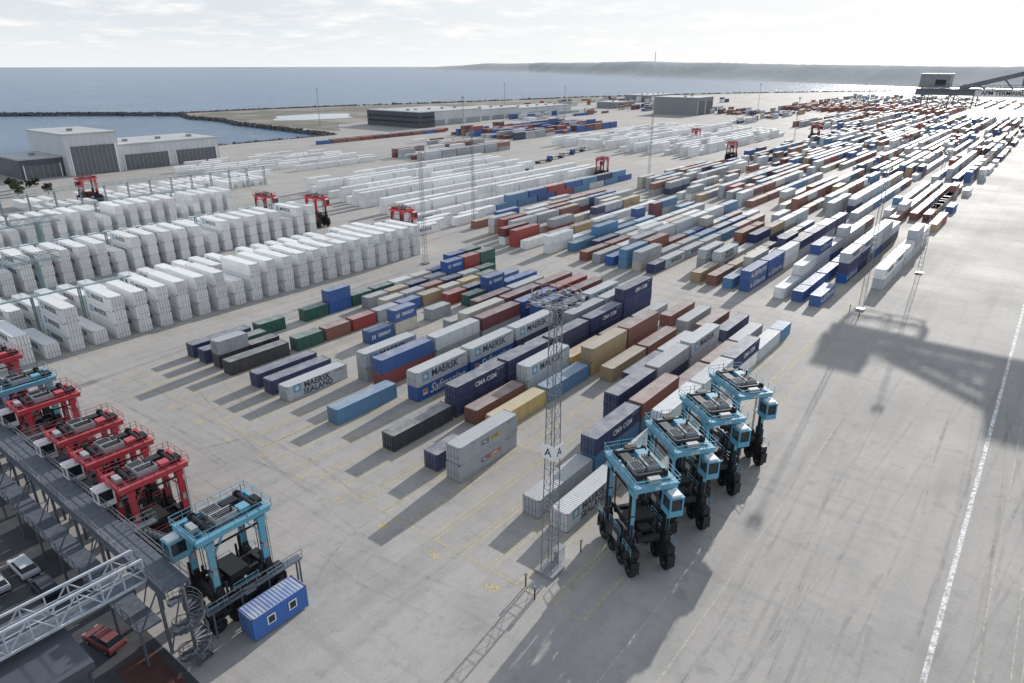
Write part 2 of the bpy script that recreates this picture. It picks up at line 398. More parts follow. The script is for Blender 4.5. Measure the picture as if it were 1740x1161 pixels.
# ---- reefers
def putr(x0,y0,n,alongx=False,b='reefer',col='white'):
    for l in range(n): put('r',x0,y0,l,col,b if R()<.8 else None,alongx,.07)
for g,yg in enumerate((141,190,239)):
    for side in (0,1):
        y0=yg if side==0 else yg+16
        for k in range(25):
            x=30+k*4.35
            if side==0 and g==0:
                n=3
                if k<6: n=[1,2,1,3,1,3][k]
                if k==11: n=2
            elif g==0: n=2 if k%7 else 1
            elif side==0: n=3 if (k+g*2)%6 not in (0,) else 2
            else: n=2 if k%8 else 1
            if g and k<4: n=random.choice([0,1,2])
            putr(x,y0+(U(-.2,.2)),n)
for k in range(22):
    if R()<.75: putr(90+k*4.4,290,1)
    if R()<.75: putr(90+k*4.4,306,1)
for r in range(17):
    y=172+r*5.2
    if r in (5,11): continue
    for k in range(11):
        x=165+r*1.1+k*13.1
        if x>290: break
        n=2 if r%3 else 1
        if R()<.08: n=0
        putr(x,y,n,True)
for k in range(5): putr(150+k*7,158+ (k%3)*3.4,random.choice([1,1,2]),True)
for r in range(20):
    if r%6==4: continue
    n=random.choice([2,2,3])
    for k in range(13):
        if R()<.88: putr(400+k*13.3,176+r*5.3,n if R()<.8 else 1,True)
for r in range(9):
    for k in range(7):
        if R()<.6: putr(175+k*14+ (r%2)*5,312+r*7.5,1,True)
cam=Vector((0,0,51))
def dist(c): return (Vector((c[1],c[2],c[3]))-cam).length
dry=sorted([c for c in conts if c[0]!='r'],key=dist); rf=sorted([c for c in conts if c[0]=='r'],key=dist)
def mk(c,idx,reefer):
    kind,x,y,z,rot,col,b=c
    o=obj('refrigerated_container' if reefer else 'shipping_container',CM[kind],None,(x,y,z),rot)
    cc=C[col]; v=U(.9,1.08) if not reefer else U(.92,1.04); o.color=(cc[0]*v,cc[1]*v,cc[2]*v,1)
    size='short' if kind=='20' else 'long'
    place='on the ground' if z<.1 else 'stacked on another'
    cn=CN.get(col,col)
    if reefer: o['label']=f"white refrigerated container {place}"
    else:
        t={'maersk':' with star emblem','sealand':' with star emblem','cma':' with white lettering','saf':' with white script','eim':' with white lettering','pac':' with yellow panel','pac2':' with orange panel'}.get(b,'')
        o['label']=f"{size} {cn} shipping container{t} {place}"
    o['category']='container'; o['group']='refrigerated containers on plug-in racks' if reefer else 'shipping containers in yard rows'
    near=idx<(150 if not reefer else 130)
    if near:
        s=-1 if not (reefer and abs(rot)>.1) else 1
        d=obj('door',DM[kind],o,(s*LEN[kind]/2,0,0),0 if s<0 else math.pi); d.color=o.color
    if b and (idx<230 if not reefer else idx<220):
        if not(kind=='20' and b not in('eim',)): obj('lettering',brand(b,HT[kind]),o)
NI=298
for i,c in enumerate(dry[:NI]): mk(c,i,False)
for i,c in enumerate(rf[:NI]): mk(c,i,True)
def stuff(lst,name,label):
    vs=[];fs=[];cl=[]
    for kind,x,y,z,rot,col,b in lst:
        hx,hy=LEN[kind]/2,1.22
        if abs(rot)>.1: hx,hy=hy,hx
        H=HT[kind]-.05; o=len(vs); c=C[col]; v=U(.85,1.12); haze_mix=.15 if kind!='r' else 0
        c=[q*v*(1-haze_mix)+.45*haze_mix for q in c]+[1]  # distance haze painted in: far dry boxes mixed toward pale grey
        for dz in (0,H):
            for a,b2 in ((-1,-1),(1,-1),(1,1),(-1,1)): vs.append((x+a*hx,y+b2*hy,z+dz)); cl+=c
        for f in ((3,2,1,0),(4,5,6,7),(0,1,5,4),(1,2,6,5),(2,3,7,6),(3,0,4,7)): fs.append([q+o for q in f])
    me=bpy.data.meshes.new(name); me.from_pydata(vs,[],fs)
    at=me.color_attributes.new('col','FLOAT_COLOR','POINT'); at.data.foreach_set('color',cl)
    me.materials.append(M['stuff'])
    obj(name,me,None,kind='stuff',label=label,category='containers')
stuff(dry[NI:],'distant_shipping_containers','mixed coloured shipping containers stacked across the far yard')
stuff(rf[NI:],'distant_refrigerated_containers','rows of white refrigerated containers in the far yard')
# ---------------------------------------------------------------- ground etc
def poly(name,pts,z,mat,label,**k):
    mb=MB(); mb.add([(p[0],p[1],z) for p in pts],[tuple(range(len(pts)))],mat)
    return obj(name,mb.mesh(name),None,kind='structure',label=label,category=k.get('cat','ground'))
poly('sea',[(-40000,-40000),(40000,-40000),(40000,40000),(-40000,40000)],-2.5,'sea','dark blue rippled sea reaching the horizon',cat='sea')
land=[(-300,-80),(1950,-80),(1780,330),(1400,560),(1089,682),(779,744),(640,790),(507,812),(417,815),(400,760),(402,700),(385,640),(378,560),(368,483),(360,461),(-300,461)]
mb=MB(); n=len(land); mb.add([(p[0],p[1],0) for p in land]+[(p[0],p[1],-4) for p in land],[tuple(range(n))]+[(i,i+n,(i+1)%n+n,(i+1)%n) for i in range(n)],'ground')
obj('ground',mb.mesh('ground'),None,kind='structure',label='worn grey concrete container yard ground',category='ground')
poly('grass_ground',[(380,480),(430,545),(760,575),(1000,580),(1200,575),(1370,560),(1085,675),(777,738),(638,783),(508,805),(420,808),(406,760),(408,700),(391,640),(384,560)],.006,'grass','dry brown grass on the headland',cat='grass')
poly('lagoon',[(480+50*math.cos(t)+12*math.sin(3*t),650+40*math.sin(t)) for t in [i*math.pi/16 for i in range(32)]],.02,'calm','small pale lagoon on the headland',cat='water')
poly('car_park',[(-60,40),(18.3,40),(18.3,125),(-60,125)],.006,'asph','dark asphalt car park beside the workshop',cat='car park')
poly('red_pavement',[(14.2,46),(17.6,46),(17.6,57),(14.2,57)],.012,'redpave','red brick paving strip',cat='pavement')
mb=MB()
def ln(x0,x1,y0,y1,mat,z=.006): mb.add([(x0,y0,z),(x1,y0,z),(x1,y1,z),(x0,y1,z)],[(0,1,2,3)],mat)
for k in range(60):
    x=-40+k*18; ln(x,x+18,-1.27,-.78,'wline')
for y,m in ((-4.6,'tline'),(-7.2,'tline'),(-8.,'tline'),(17.6,'tline'),(21.8,'tline')): ln(-20,640,y-.06,y+.06,m)
obj('quay_markings',mb.mesh('quay_markings'),None,kind='structure',label='worn white boundary line and thin lane lines',category='road marking')
mb=MB()
for i in range(-2,21):
    y=RY(i)
    for yy in (y-.55,y+2.95): ln(45.5,137.5,yy-.065,yy+.065,'yline')
    for x in [56+P*j-.35 for j in range(7)]+[45.5]:
        ln(x,x+.12,y-.45,y+2.85,'yline',.010)
for i in range(-2,26):
    y=RY(i)
    for yy in (y-.55,y+2.95): ln(157,255,yy-.07,yy+.07,'yline')
for k in range(26):
    x=30+k*4.35-.95; ln(x,x+.12,134.5,186,'yline')
for k in range(18): ln(9.5,14.6,63+k*2.6,63.12+k*2.6,'tline',.012)
def gtext(s,size,x,y,ang=0):
    vs,fs=text_geom(s,size,.01); ca,sa=math.cos(ang),math.sin(ang)
    mb.add([(x+v[0]*ca-v[1]*sa,y+v[0]*sa+v[1]*ca,.012) for v in vs],fs,'yline')
for i in range(0,21,2):
    gtext('%02d'%(4+i),1.6,43.6,RY(i)+1.2,-math.pi/2)
obj('yard_markings',mb.mesh('yard_markings'),None,kind='structure',label='thin worn yellow slot lines and row numbers',category='road marking')
mb=MB(); zt=.018
def track(x,y,h,L,curv,w=.5,gap=4.3):
    global zt
    for s in (-gap/2,gap/2):
        px,py,a=x,y,h; vs=[];n=int(L/1.5)
        for i in range(n+1):
            nx,ny=-math.sin(a),math.cos(a); ww=w*(.6+.4*math.sin(i*.35+s))/2
            vs+=[(px+nx*(s-ww),py+ny*(s-ww),zt),(px+nx*(s+ww),py+ny*(s+ww),zt)]
            px+=1.5*math.cos(a);py+=1.5*math.sin(a); a+=curv*1.5*min(1,i/6)
        mb.add(vs,[(2*i,2*i+2,2*i+3,2*i+1) for i in range(n)],'tyre'); zt+=.0004
for _ in range(22): track(U(-10,120),U(-12,20),U(-.12,.12),U(30,90),U(-.004,.004))
for _ in range(12): track(U(46,54),RY(random.randint(0,20))+1.2,math.pi,U(10,22),random.choice([-1,1])*U(.04,.07))
for _ in range(8): track(U(30,50),U(30,80),math.pi/2+U(-.15,.15),U(40,80),U(-.006,.006))
for _ in range(10): track(U(140,156),U(30,60),math.pi/2+U(-.1,.1),U(40,90),U(-.006,.006))
for _ in range(8): track(U(20,130),U(124,134),U(-.06,.06),U(40,90),U(-.003,.003))
obj('tyre_marks',mb.mesh('tyre_marks'),None,kind='structure',label='faint dark curved tyre marks on the paving',category='tyre marks')
def rocks(name,path,w,h,num,smin,smax,label):
    mb=MB()
    segs=[(Vector(path[i]),Vector(path[i+1])) for i in range(len(path)-1)]; tot=sum((b-a).length for a,b in segs)
    for _ in range(num):
        t=R()*tot
        for a,b in segs:
            L=(b-a).length
            if t<=L: break
            t-=L
        d=(b-a).normalized(); nrm=Vector((-d.y,d.x)); o=U(-1,1)
        p=a+d*t+nrm*o*w; z=-2.6+h*(1-abs(o)**1.5)*U(.8,1.05); s=U(smin,smax)
        q=Matrix.Rotation(U(0,6.28),3,'Z')@Matrix.Rotation(U(-.6,.6),3,'X')
        vs=[]
        for vx in ((-1,-1,-1),(1,-1,-1),(1,1,-1),(-1,1,-1),(-.7,-.8,1),(.8,-.6,1),(.6,.8,1),(-.8,.7,1)):
            v=q@Vector((vx[0]*s*U(.7,1),vx[1]*s*U(.7,1),vx[2]*s*.7*U(.7,1))); vs.append((p.x+v.x,p.y+v.y,z+v.z))
        mb.add(vs,[(3,2,1,0),(4,5,6,7),(0,1,5,4),(1,2,6,5),(2,3,7,6),(3,0,4,7)],'rock')
    obj(name,mb.mesh(name),None,kind='structure',label=label,category='breakwater')
rocks('breakwater',[(640,792),(507,814),(420,818),(360,900),(288,978),(180,1110)],4.5,3.6,2600,.9,1.6,'long rubble stone breakwater across the sea')
rocks('shore_rocks',[(420,818),(400,760),(402,700),(385,640),(378,560),(368,483),(360,461)],3.5,3.0,900,.7,1.6,'rubble stone edge along the headland')
rocks('seawall_rocks',[(-50,463),(360,463)],2.5,3.,900,.7,1.4,'rubble stone edge along the basin')
rocks('outer_shore_rocks',[(640,792),(779,746),(1089,684),(1400,562),(1780,332)],4,3.6,1200,1.2,2.4,'rubble edge along the outer shore')
from mathutils import noise as mn
path=[(8200,8700,50),(5500,4100,92),(3426,1790,84),(2700,900,66),(2200,346,55),(2150,-300,50),(2300,-1500,48),(2500,-3500,48)]
def pat(t):
    k=t*(len(path)-1); i=min(int(k),len(path)-2); f=k-i; return [path[i][q]*(1-f)+path[i+1][q]*f for q in range(3)]
vs=[];fs=[];NX,NY=420,16
for i in range(NX):
    x,y,h=pat(i/(NX-1))
    for j in range(NY):
        f=j/(NY-1); s=1+.45*f; X,Yy=x*s,y*s
        e=min(1,f*2.2); e=e*e*(3-2*e)
        z=-6+(h+6)*e*(.93+.14*mn.noise((X/700,Yy/700,0)))+ (2.*mn.noise((X/90,Yy/90,2))+2*mn.noise((X/35,Yy/35,5)))*e
        if i<45: z=-6+(z+6)*(i/45)**.7
        vs.append((X,Yy,z))
for i in range(NX-1):
    for j in range(NY-1): a=i*NY+j; fs.append((a,a+1,a+NY+1,a+NY))
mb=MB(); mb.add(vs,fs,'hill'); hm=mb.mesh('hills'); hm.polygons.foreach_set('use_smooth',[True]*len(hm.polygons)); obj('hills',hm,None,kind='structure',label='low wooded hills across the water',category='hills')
mb=MB(); mb.beam((4200,2150,70),(4200,2150,135),2.5,'grey'); obj('radio_mast',mb.mesh('radio_mast'),None,label='thin radio mast standing on the hill ridge',category='mast')
# ---------------------------------------------------------------- buildings
def building(name,x0,x1,y0,y1,h,doors,label,wall='wall',roofm='roof',dh=.7,winband=False,dm='door'):
    root=obj(name,None,None,((x0+x1)/2,(y0+y1)/2,0),label=label,category='building')
    w,d=(x1-x0)/2,(y1-y0)/2
    mb=MB(); mb.box(-w,w,-d,d,0,h,wall)
    n=int((x1-x0)/3)
    for i in range(n+1):
        x=-w+i*2*w/n; mb.box(x-.08,x+.08,-d-.12,-d-.001,0,h-.5,wall)
    obj('wall',mb.mesh('wall'),root)
    mb=MB(); mb.box(-w-.4,w+.4,-d-.4,d+.4,h,h+.7,roofm)
    for i in range(int(w/9)+1):
        x=-w+9+i*18
        if x<w-3: mb.box(x,x+2.2,-d*.3,-d*.3+2.2,h+.7,h+2,'grey')
    obj('roof',mb.mesh('roof'),root)
    if doors:
        sp=2*w/doors
        mb=MB(); dw=sp*.42; mb.box(-dw,dw,-.3,0,0,h*dh,dm)
        nd=max(2,int(dw/2))
        for q in range(-nd,nd+1): mb.box(q*dw/nd-.12,q*dw/nd+.12,-.36,-.3,0,h*dh,'grey')
        for q in (-1,1): mb.box(q*dw-.2+q*.25,q*dw+.2+q*.25,-.42,-.0,0,h*dh+.3,'white')
        me=mb.mesh('door')
        for i in range(doors): obj('door',me,root,(-w+sp*(i+.5),-d-.13,0))
    if winband:
        for z in (h*.3,h*.62):
            mb=MB(); mb.box(-w*.94,w*.94,-.1,0,0,1.5,'glass')
            for i in range(int(w)): mb.box(-w*.94+i*1.88,-w*.94+i*1.88+.15,-.16,-.1,0,1.5,'grey')
            obj('window',mb.mesh('window'),root,(0,-d-.13,z))
            mb=MB(); mb.box(-.1,0,-d*.94,d*.94,0,1.5,'glass')
            for i in range(int(d*.5)): mb.box(-.16,-.1,-d*.94+i*3.76,-d*.94+i*3.76+.2,0,1.5,'grey')
            obj('window',mb.mesh('window'),root,(-w-.02,0,z))
    return root
building('warehouse',137,162,386,432,19.5,1,'tall pale grey warehouse with wide folding doors',dh=.72)
building('warehouse',162.5,218,388,425,12.5,2,'low pale grey warehouse with dark roller doors',dh=.62)
building('workshop',118,136.5,392,425,9,1,'small dark clad workshop beside the warehouse','walldark')
building('office_building',446,464,452,522,13,0,'long dark glazed office building beside the long warehouse','walldark',winband=True)
building('warehouse',464.6,540,462,530,12,3,'pale warehouse with dock doors behind the office',dh=.4,dm='doorl')
building('warehouse',541,610,470,520,10,3,'pale warehouse with dock doors and lower roof',dh=.42,dm='doorl')
building('warehouse',612,725,478,518,8,5,'long low pale warehouse with dock doors',dh=.42,dm='doorl')
building('storage_hall',757,800,332,385,18,2,'grey storage hall with two tall doors','grey',dh=.8)
building('warehouse',1000,1100,520,560,9,3,'low distant grey warehouse','grey')
building('shed',820,860,470,500,7,2,'small distant grey shed','grey')
building('shed',900,930,440,460,6,1,'small distant pale shed')
# ---------------------------------------------------------------- reefer gantry
def gantry(x0,x1,y,name='reefer_gantry'):
    root=obj(name,None,None,((x0+x1)/2,y,0),label='teal steel plug-in gantry walkway between refrigerated stacks',category='gantry',group='reefer gantries')
    X=(x1-x0)/2; z=8.4
    mb=MB(); mb.box(-X,X,-.5,.5,z-.12,z,'teal'); 
    for s in (-.52,.52): mb.rail((-X,s,z),(X,s,z),'teal',1.1,.045,2.9)
    obj('walkway',mb.mesh('walkway'),root)
    mb=MB(); mb.box(-.12,.12,-.65,-.45,0,8.2,'teal'); mb.box(-.12,.12,.45,.65,0,8.2,'teal'); mb.box(-.12,.12,-.45,.45,5.2,5.4,'teal'); mb.box(-.12,.12,-.45,.45,8.0,8.26,'teal')
    me=mb.mesh('column')
    for k in range(int(2*X/8.7)+1): obj('column',me,root,(-X+.5+k*8.7,0,0))
for yg in (141,190,239): gantry(-10,138 if yg>141 else 62,yg+14.1)
gantry(60,190,288.3)
def bridge(x0,x1,y,z):
    root=obj('pipe_bridge',None,None,((x0+x1)/2,y,0),label='teal lattice bridge on columns above the yard',category='gantry')
    X=(x1-x0)/2; mb=MB()
    for s in (-.8,.8):
        for zz in (z,z+1.8): mb.beam((-X,s,zz),(X,s,zz),.16,'teal')
        n=int(2*X/3)
        for i in range(n): a=-X+i*2*X/n; b=a+2*X/n; mb.beam((a,s,z+ (1.8 if i%2 else 0)),(b,s,z+(0 if i%2 else 1.8)),.1,'teal')
    obj('truss',mb.mesh('truss'),root)
    mb=MB(); mb.box(-.2,.2,-.9,-.5,0,z,'teal'); mb.box(-.2,.2,.5,.9,0,z,'teal'); me=mb.mesh('column')
    for k in range(int(2*X/16)+1): obj('column',me,root,(-X+1+k*16,0,0))
bridge(20,58,182,9)
bridge(20,75,228,9)
# ---------------------------------------------------------------- straddle carriers
CMESH={}
def carrier_meshes(cs):
    if cs in CMESH: return CMESH[cs]
    D={}
    mb=MB(); mb.box(-4.6,4.6,-.3,.3,1.55,2.4,'dark'); mb.box(-1.5,1.4,-.5,.5,2.4,4.1,'dark'); mb.box(1.6,2.35,-.42,.42,2.4,3.7,'black'); mb.box(-2.35,-1.6,-.42,.42,2.4,3.3,'black')
    for xx in (-3.55,-1.25,1.25,3.55):
        for s in (-.5,.5): mb.beam((xx,s*.95,.9),(xx,s*.8,2.3),.3,'dark',.18)
        mb.cyl((xx-.5,.55,1.9),(xx+.5,.55,1.9),.2,'black',8)
        mb.add([(xx-.95,-.42,1.3),(xx-.6,-.42,1.85),(xx+.6,-.42,1.85),(xx+.95,-.42,1.3),(xx-.95,.42,1.3),(xx-.6,.42,1.85),(xx+.6,.42,1.85),(xx+.95,.42,1.3)],[(0,1,5,4),(1,2,6,5),(2,3,7,6)],'black')
    mb.cyl((-4.5,0,2.8),(-3.4,0,2.8),.36,'dark',8); mb.box(3.3,4.5,-.45,.45,2.4,3.5,'dark'); mb.box(-4.5,-3.3,-.46,.46,2.9,3.9,'black')
    mb.rail((-1.5,.5,4.1),(1.4,.5,4.1),'mach',.9,.05,1.2)
    mb.rail((-4.5,.62,3.5),(-2.4,.62,3.5),'mach',.9,.05,1.); mb.rail((2.4,.62,3.5),(4.5,.62,3.5),'mach',.9,.05,1.)
    for k in range(5): mb.beam((-1.2+.5*k,-.56,2.5),(-1.0+.5*k,-.56,4.0),.09,'black')
    mb.box(-4.75,-4.6,-.45,.45,1.0,2.6,'dark'); mb.box(4.6,4.75,-.45,.45,1.0,2.6,'dark')
    mb.box(-.9,.3,.51,.56,2.8,3.6,'lsteel'); mb.cyl((-2.0,.2,3.3),(-2.0,.2,5.2),.18,'black',8); mb.cyl((2.0,.2,3.7),(2.0,.2,5.6),.14,'dark',8)
    D['sill_beam']=mb.mesh('sill_beam')
    mb=MB(); mb.cyl((0,-.3,0),(0,.3,0),.9,'black',20); mb.cyl((0,-.32,0),(0,.32,0),.42,'dark',12); mb.cyl((0,-.36,0),(0,.36,0),.16,'mach',8)
    D['wheel']=mb.mesh('wheel')
    mb=MB(); mb.box(-.32,.32,-.22,.22,5.0,11.0,'mach'); mb.box(-.42,.42,-.3,.3,2.4,5.0,'dark'); mb.box(-.44,.44,-.32,.32,10.4,10.98,'mach'); mb.box(-.6,.6,-.38,.38,3.0,4.5,'black')
    for k in range(4): mb.beam((-.26+.17*k,.26,2.6),(-.26+.17*k,.26,10.9),.06,'black')
    mb.cyl((.4,0,4.6),(.4,0,9.4),.08,'dark',8); mb.box(-.35,.35,-.25,.25,7.6,7.75,'dark')
    mb.cyl((-.5,.1,3.4),(-.5,.1,6.6),.15,'dark',8); mb.box(-.3,.3,-.46,-.23,4.0,5.6,'black'); mb.box(-.2,.2,-.34,-.23,7.0,7.8,'lsteel')
    D['leg']=mb.mesh('leg')
    mb=MB()
    for s in (-2.2,2.2): mb.box(-4.1,4.1,s-.26,s+.26,11.15,11.8,'mach')
    for x in (-3.9,-2.9,2.9,3.9): mb.box(x-.18,x+.18,-1.94,1.94,11.17,11.78,'mach')
    for s in (-2.2,2.2):
        mb.beam((-2.6,s,9.2),(-1.3,s,11.15),.18,'mach'); mb.beam((2.6,s,9.2),(1.3,s,11.15),.18,'mach')
        mb.box(-3.2,3.2,s-.1,s+.1,10.2,10.35,'black')
    mb.box(-2.7,2.7,-.12,.12,11.1,11.4,'dark')
    for x in (-1.6,0,1.5): mb.box(x-.1,x+.1,-1.9,1.9,11.45,11.75,'mach')
    D['top_frame']=mb.mesh('top_frame')
    mb=MB()
    mb.box(-1.7,1.1,-1.7,1.7,11.76,11.8,'deck')
    mb.box(-1.5,.9,-1.6,-.1,11.81,12.6,'lsteel'); mb.box(-1.5,.2,.2,1.6,11.81,12.5,'grey'); mb.box(1.3,2.4,-1.6,-.4,11.76,12.4,'mach'); mb.box(.5,2.3,.5,1.6,11.81,12.3,'dark')
    for x in (-2.3,2.85):
        mb.cyl((x,-1.7,12.1),(x,1.7,12.1),.24,'dark',10)
        for s in (-1.8,1.8): mb.cyl((x,s-.14,12.1),(x,s+.14,12.1),.44,'dark',12)
    mb.cyl((.5,-1.2,12.6),(.5,-1.2,13.3),.12,'dark',8); mb.box(-3.6,-2.9,-.7,.7,11.81,12.3,'lsteel'); mb.box(3.3,4.0,-1.2,.2,11.81,12.2,'dark')
    for y in (-1.4,-1.1,-.8,-.5): mb.box(-1.4,.8,y-.05,y+.05,12.6,12.68,'dark')
    for y in (.4,.7,1.0,1.3): mb.box(-1.4,.1,y-.05,y+.05,12.5,12.57,'dark')
    mb.beam((-2.4,-1.9,11.9),(2.6,-1.9,11.9),.12,'black'); mb.beam((-2.4,1.9,11.95),(2.6,1.2,12.1),.1,'black'); mb.beam((-3.5,.9,11.9),(3.4,.2,11.95),.09,'black'); mb.box(.95,1.2,-1.5,1.5,11.81,11.95,'mach')
    mb.cyl((-.9,-.8,12.68),(-.9,-.8,12.95),.1,'steel',8); mb.cyl((3.0,1.0,12.5),(3.0,1.0,13.6),.04,'dark',6)
    D['hoist_machinery']=mb.mesh('hoist_machinery')
    mb=MB()
    for s in (-2.55,2.55):
        mb.box(-4.25,4.25,min(s,s*.97),max(s,s*.97),11.7,11.8,'mach'); mb.rail((-4.25,s,11.8),(4.25,s,11.8),'mach',.95,.045,1.4)
    for x in (-4.25,4.25): mb.rail((x,-2.55,11.8),(x,2.55,11.8),'mach',.95,.045,1.3)
    D['railing']=mb.mesh('railing')
    for cc,tag in (('mach','cab'),('white','whitecab')):
        mb=MB()
        cy=cs*1.75; x0,x1=-5.4,-3.5
        mb.box(x0,x1,cy-.8,cy+.8,8.4,9.1,cc); mb.box(x0-.05,x1+.05,cy-.85,cy+.85,10.6,10.78,cc)
        for x in (x0+.08,x1-.08):
            for y in (cy-.72,cy+.72): mb.box(x-.08,x+.08,y-.08,y+.08,9.1,10.6,cc)
        mb.box(x0+.1,x0+1.3,cy-.55,cy+.55,10.78,11.05,'white')
        mb.box(x1,x1+.5,cy-.5,cy+.5,8.6,10.98,'mach')
        mb.box(x1+.5,x1+1.6,cy-.6,cy+.6,8.35,8.43,'deck'); mb.rail((x1+.5,cy+cs*.6,8.43),(x1+1.6,cy+cs*.6,8.43),'mach',1,.05,1)
        D[tag]=mb.mesh('cab')
    mb=MB(); mb.box(x0+.14,x1-.14,cy-.66,cy+.66,9.1,10.6,'glass'); D['window']=mb.mesh('cab_window')
    mb=MB()
    for s in (-1.05,1.05): mb.box(-3.0,3.0,s-.18,s+.18,4.0,4.6,'dark')
    for x in (-3.0,-1.2,1.2,3.0): mb.box(x-.22,x+.22,-1.35,1.35,3.9,4.58,'dark')
    mb.box(-1.1,1.1,-1.7,1.7,4.6,5.4,'black'); mb.box(-2.4,-1.3,-.7,.7,4.62,5.1,'dark')
    for x in (-2.3,2.6):
        for s in (-1.5,1.5): mb.beam((x,s,4.6),(x,s,11.9),.07,'black'); mb.beam((x+.25,s,4.6),(x+.25,s,11.9),.07,'black'); mb.cyl((x,s-.12,5.0),(x,s+.12,5.0),.35,'dark',8)
    D['spreader']=mb.mesh('spreader')
    mb=MB()
    for s in (-.2,.2): mb.beam((3.5,-2.2+s,2.4),(3.5,-2.2+s,11.8),.05,'steel')
    for k in range(25): mb.beam((3.5,-2.4,2.6+.36*k),(3.5,-2.0,2.6+.36*k),.04,'steel')
    D['ladder']=mb.mesh('ladder')
    CMESH[cs]=D; return D
BLUE=(.12,.38,.53);RED=(.5,.022,.045)
def carrier(x,y,rot,col,cs=-1,num=None,lab='light blue straddle carrier parked on the yard',wc=False,sc_=1.):
    D=carrier_meshes(cs); root=obj('straddle_carrier',None,None,(x,y,0),rot,label=lab,category='straddle carrier',group='straddle carriers')
    root.scale=(sc_,sc_,sc_)
    def p(n,loc=(0,0,0),par=root,nm=None):
        o=obj(nm or n,D[n],par,loc); o.color=(*col,1); return o
    for s in (-2.2,2.2):
        o=p('sill_beam',(0,s,0)); 
        if s<0: o.rotation_euler=(0,0,math.pi)
        for xx in (-3.55,-1.25,1.25,3.55): p('wheel',(xx,s,.9))
        for xx in (-2.9,2.9): p('leg',(xx,s,0))
    for n in ('top_frame','hoist_machinery','railing','spreader','ladder'): p(n)
    c=p('whitecab' if wc else 'cab',nm='cab'); p('window',(0,0,0),c)
    if num:
        mb=MB(); vs,fs=text_geom(num,.55,.015)
        mb.add([(-4.11,-v[0],11.47+v[1]) for v in vs],fs,'whitetext'); obj('lettering',mb.mesh('number'),root)
A=math.radians(53)
for k,nm in enumerate(('94','0105','0103','0107')):
    carrier(57.9+9.0*k,27.9-.2*k,A+U(-.03,.03),BLUE,-1,nm,'light blue straddle carrier parked at an angle beside container rows',sc_=.96)
carrier(25.9,55.9,0,BLUE,1,'0101','light blue straddle carrier docked at the workshop walkway',sc_=.92)
for y in (70.5,78.3,86,98.5): carrier(25.4,y,0,RED,1,None,'red straddle carrier docked at the workshop walkway',True,.89)
carrier(25.4,106.5,0,BLUE,1,None,'light blue straddle carrier docked at the workshop walkway',sc_=.9); carrier(25.4,119,0,RED,1,None,'red straddle carrier docked at the workshop walkway',True,.9)
YR=(.62,.03,.05)
for x,y,r in ((112,302,0.),(133,212,1.57),(142,196,1.57),(145,157,1.57),(291,173,.1),(401,152,0),(470,205,0),(560,150,1.57)):
    carrier(x,y,r,YR,-1,None,'red straddle carrier driving between container rows',sc_=.86)
# ---------------------------------------------------------------- light masts
MM={}
def mast(x,y,big=False,sign=False,label='tall lattice floodlight mast standing on the yard'):
    root=obj('floodlight_mast',None,None,(x,y,0),label=label,category='light mast',group='floodlight masts')
    if not big: root.scale=(.7,.7,1)
    if 'm' not in MM:
        def w(z): return .66-.25*z/31
        mb=MB()
        for a,b in ((-1,-1),(1,-1),(1,1),(-1,1)): mb.beam((a*w(0),b*w(0),0),(a*w(31),b*w(31),31),.08,'steel')
        n=26
        for i in range(n):
            z0=i*31/n; z1=(i+1)*31/n; c=[(-1,-1),(1,-1),(1,1),(-1,1)]
            for q in range(4):
                a=c[q];b=c[(q+1)%4]
                if i%2: a,b=b,a
                mb.beam((a[0]*w(z0),a[1]*w(z0),z0),(b[0]*w(z1),b[1]*w(z1),z1),.038,'steel'); mb.beam((a[0]*w(z0),a[1]*w(z0),z0),(b[0]*w(z0),b[1]*w(z0),z0),.038,'steel')
        mb.box(-1.2,1.2,-1.2,1.2,0,.4,'grey')
        MM['m']=mb.mesh('lattice')
        for tag,R0,R1 in (('r',2.3,1.4),('rs',1.1,.6)):
            mb=MB(); n=20
            for i in range(n):
                t0=i*2*math.pi/n;t1=(i+1)*2*math.pi/n
                for r,z,ww in ((R0,31.,.11),(R1,31.,.08),(R0,31.9,.045),(R0,31.5,.035)):
                    mb.beam((r*math.cos(t0),r*math.sin(t0),z),(r*math.cos(t1),r*math.sin(t1),z),ww,'steel')
                if i%2==0: mb.beam((R0*math.cos(t0),R0*math.sin(t0),31),(R0*math.cos(t0),R0*math.sin(t0),31.9),.045,'steel'); mb.beam((.4*math.cos(t0),.4*math.sin(t0),30.6),(R0*math.cos(t0),R0*math.sin(t0),31),.06,'steel')
            MM[tag]=mb.mesh('ring_platform')
        mb=MB(); mb.add([(0,-.28,-.22),(0,.28,-.22),(0,.28,.22),(0,-.28,.22),(.32,-.2,.0),(.32,.2,.0),(.32,.2,.25),(.32,-.2,.25)],[(0,1,2,3),(7,6,5,4),(0,4,5,1),(1,5,6,2),(2,6,7,3),(3,7,4,0)],'lsteel'); mb.box(-.12,0,-.05,.05,-.1,.35,'grey')
        MM['f']=mb.mesh('floodlight')
    obj('lattice_mast',MM['m'],root); obj('ring_platform',MM['r' if big else 'rs'],root)
    nf=10 if big else 5; rr=2.3 if big else 1.05
    for i in range(nf):
        t=i*2*math.pi/nf+.3; obj('floodlight',MM['f'],root,(rr*math.cos(t),rr*math.sin(t),31.05),t)
    if sign:
        for rot,off in ((0.,(0.,-.76)),(math.radians(-90),(-.76,0.))):
            mb=MB(); mb.box(-.75,.75,-.05,0,-.78,.78,'white'); vs,fs=text_geom('A',1.25,.01); mb.add([(v[0],-.06,v[1]) for v in vs],fs,'dark')
            obj('sign',mb.mesh('sign'),root,(off[0],off[1],15.2),rot)
mast(49.5,33.6,True,True,label='tall lattice floodlight mast with letter boards and lamps')
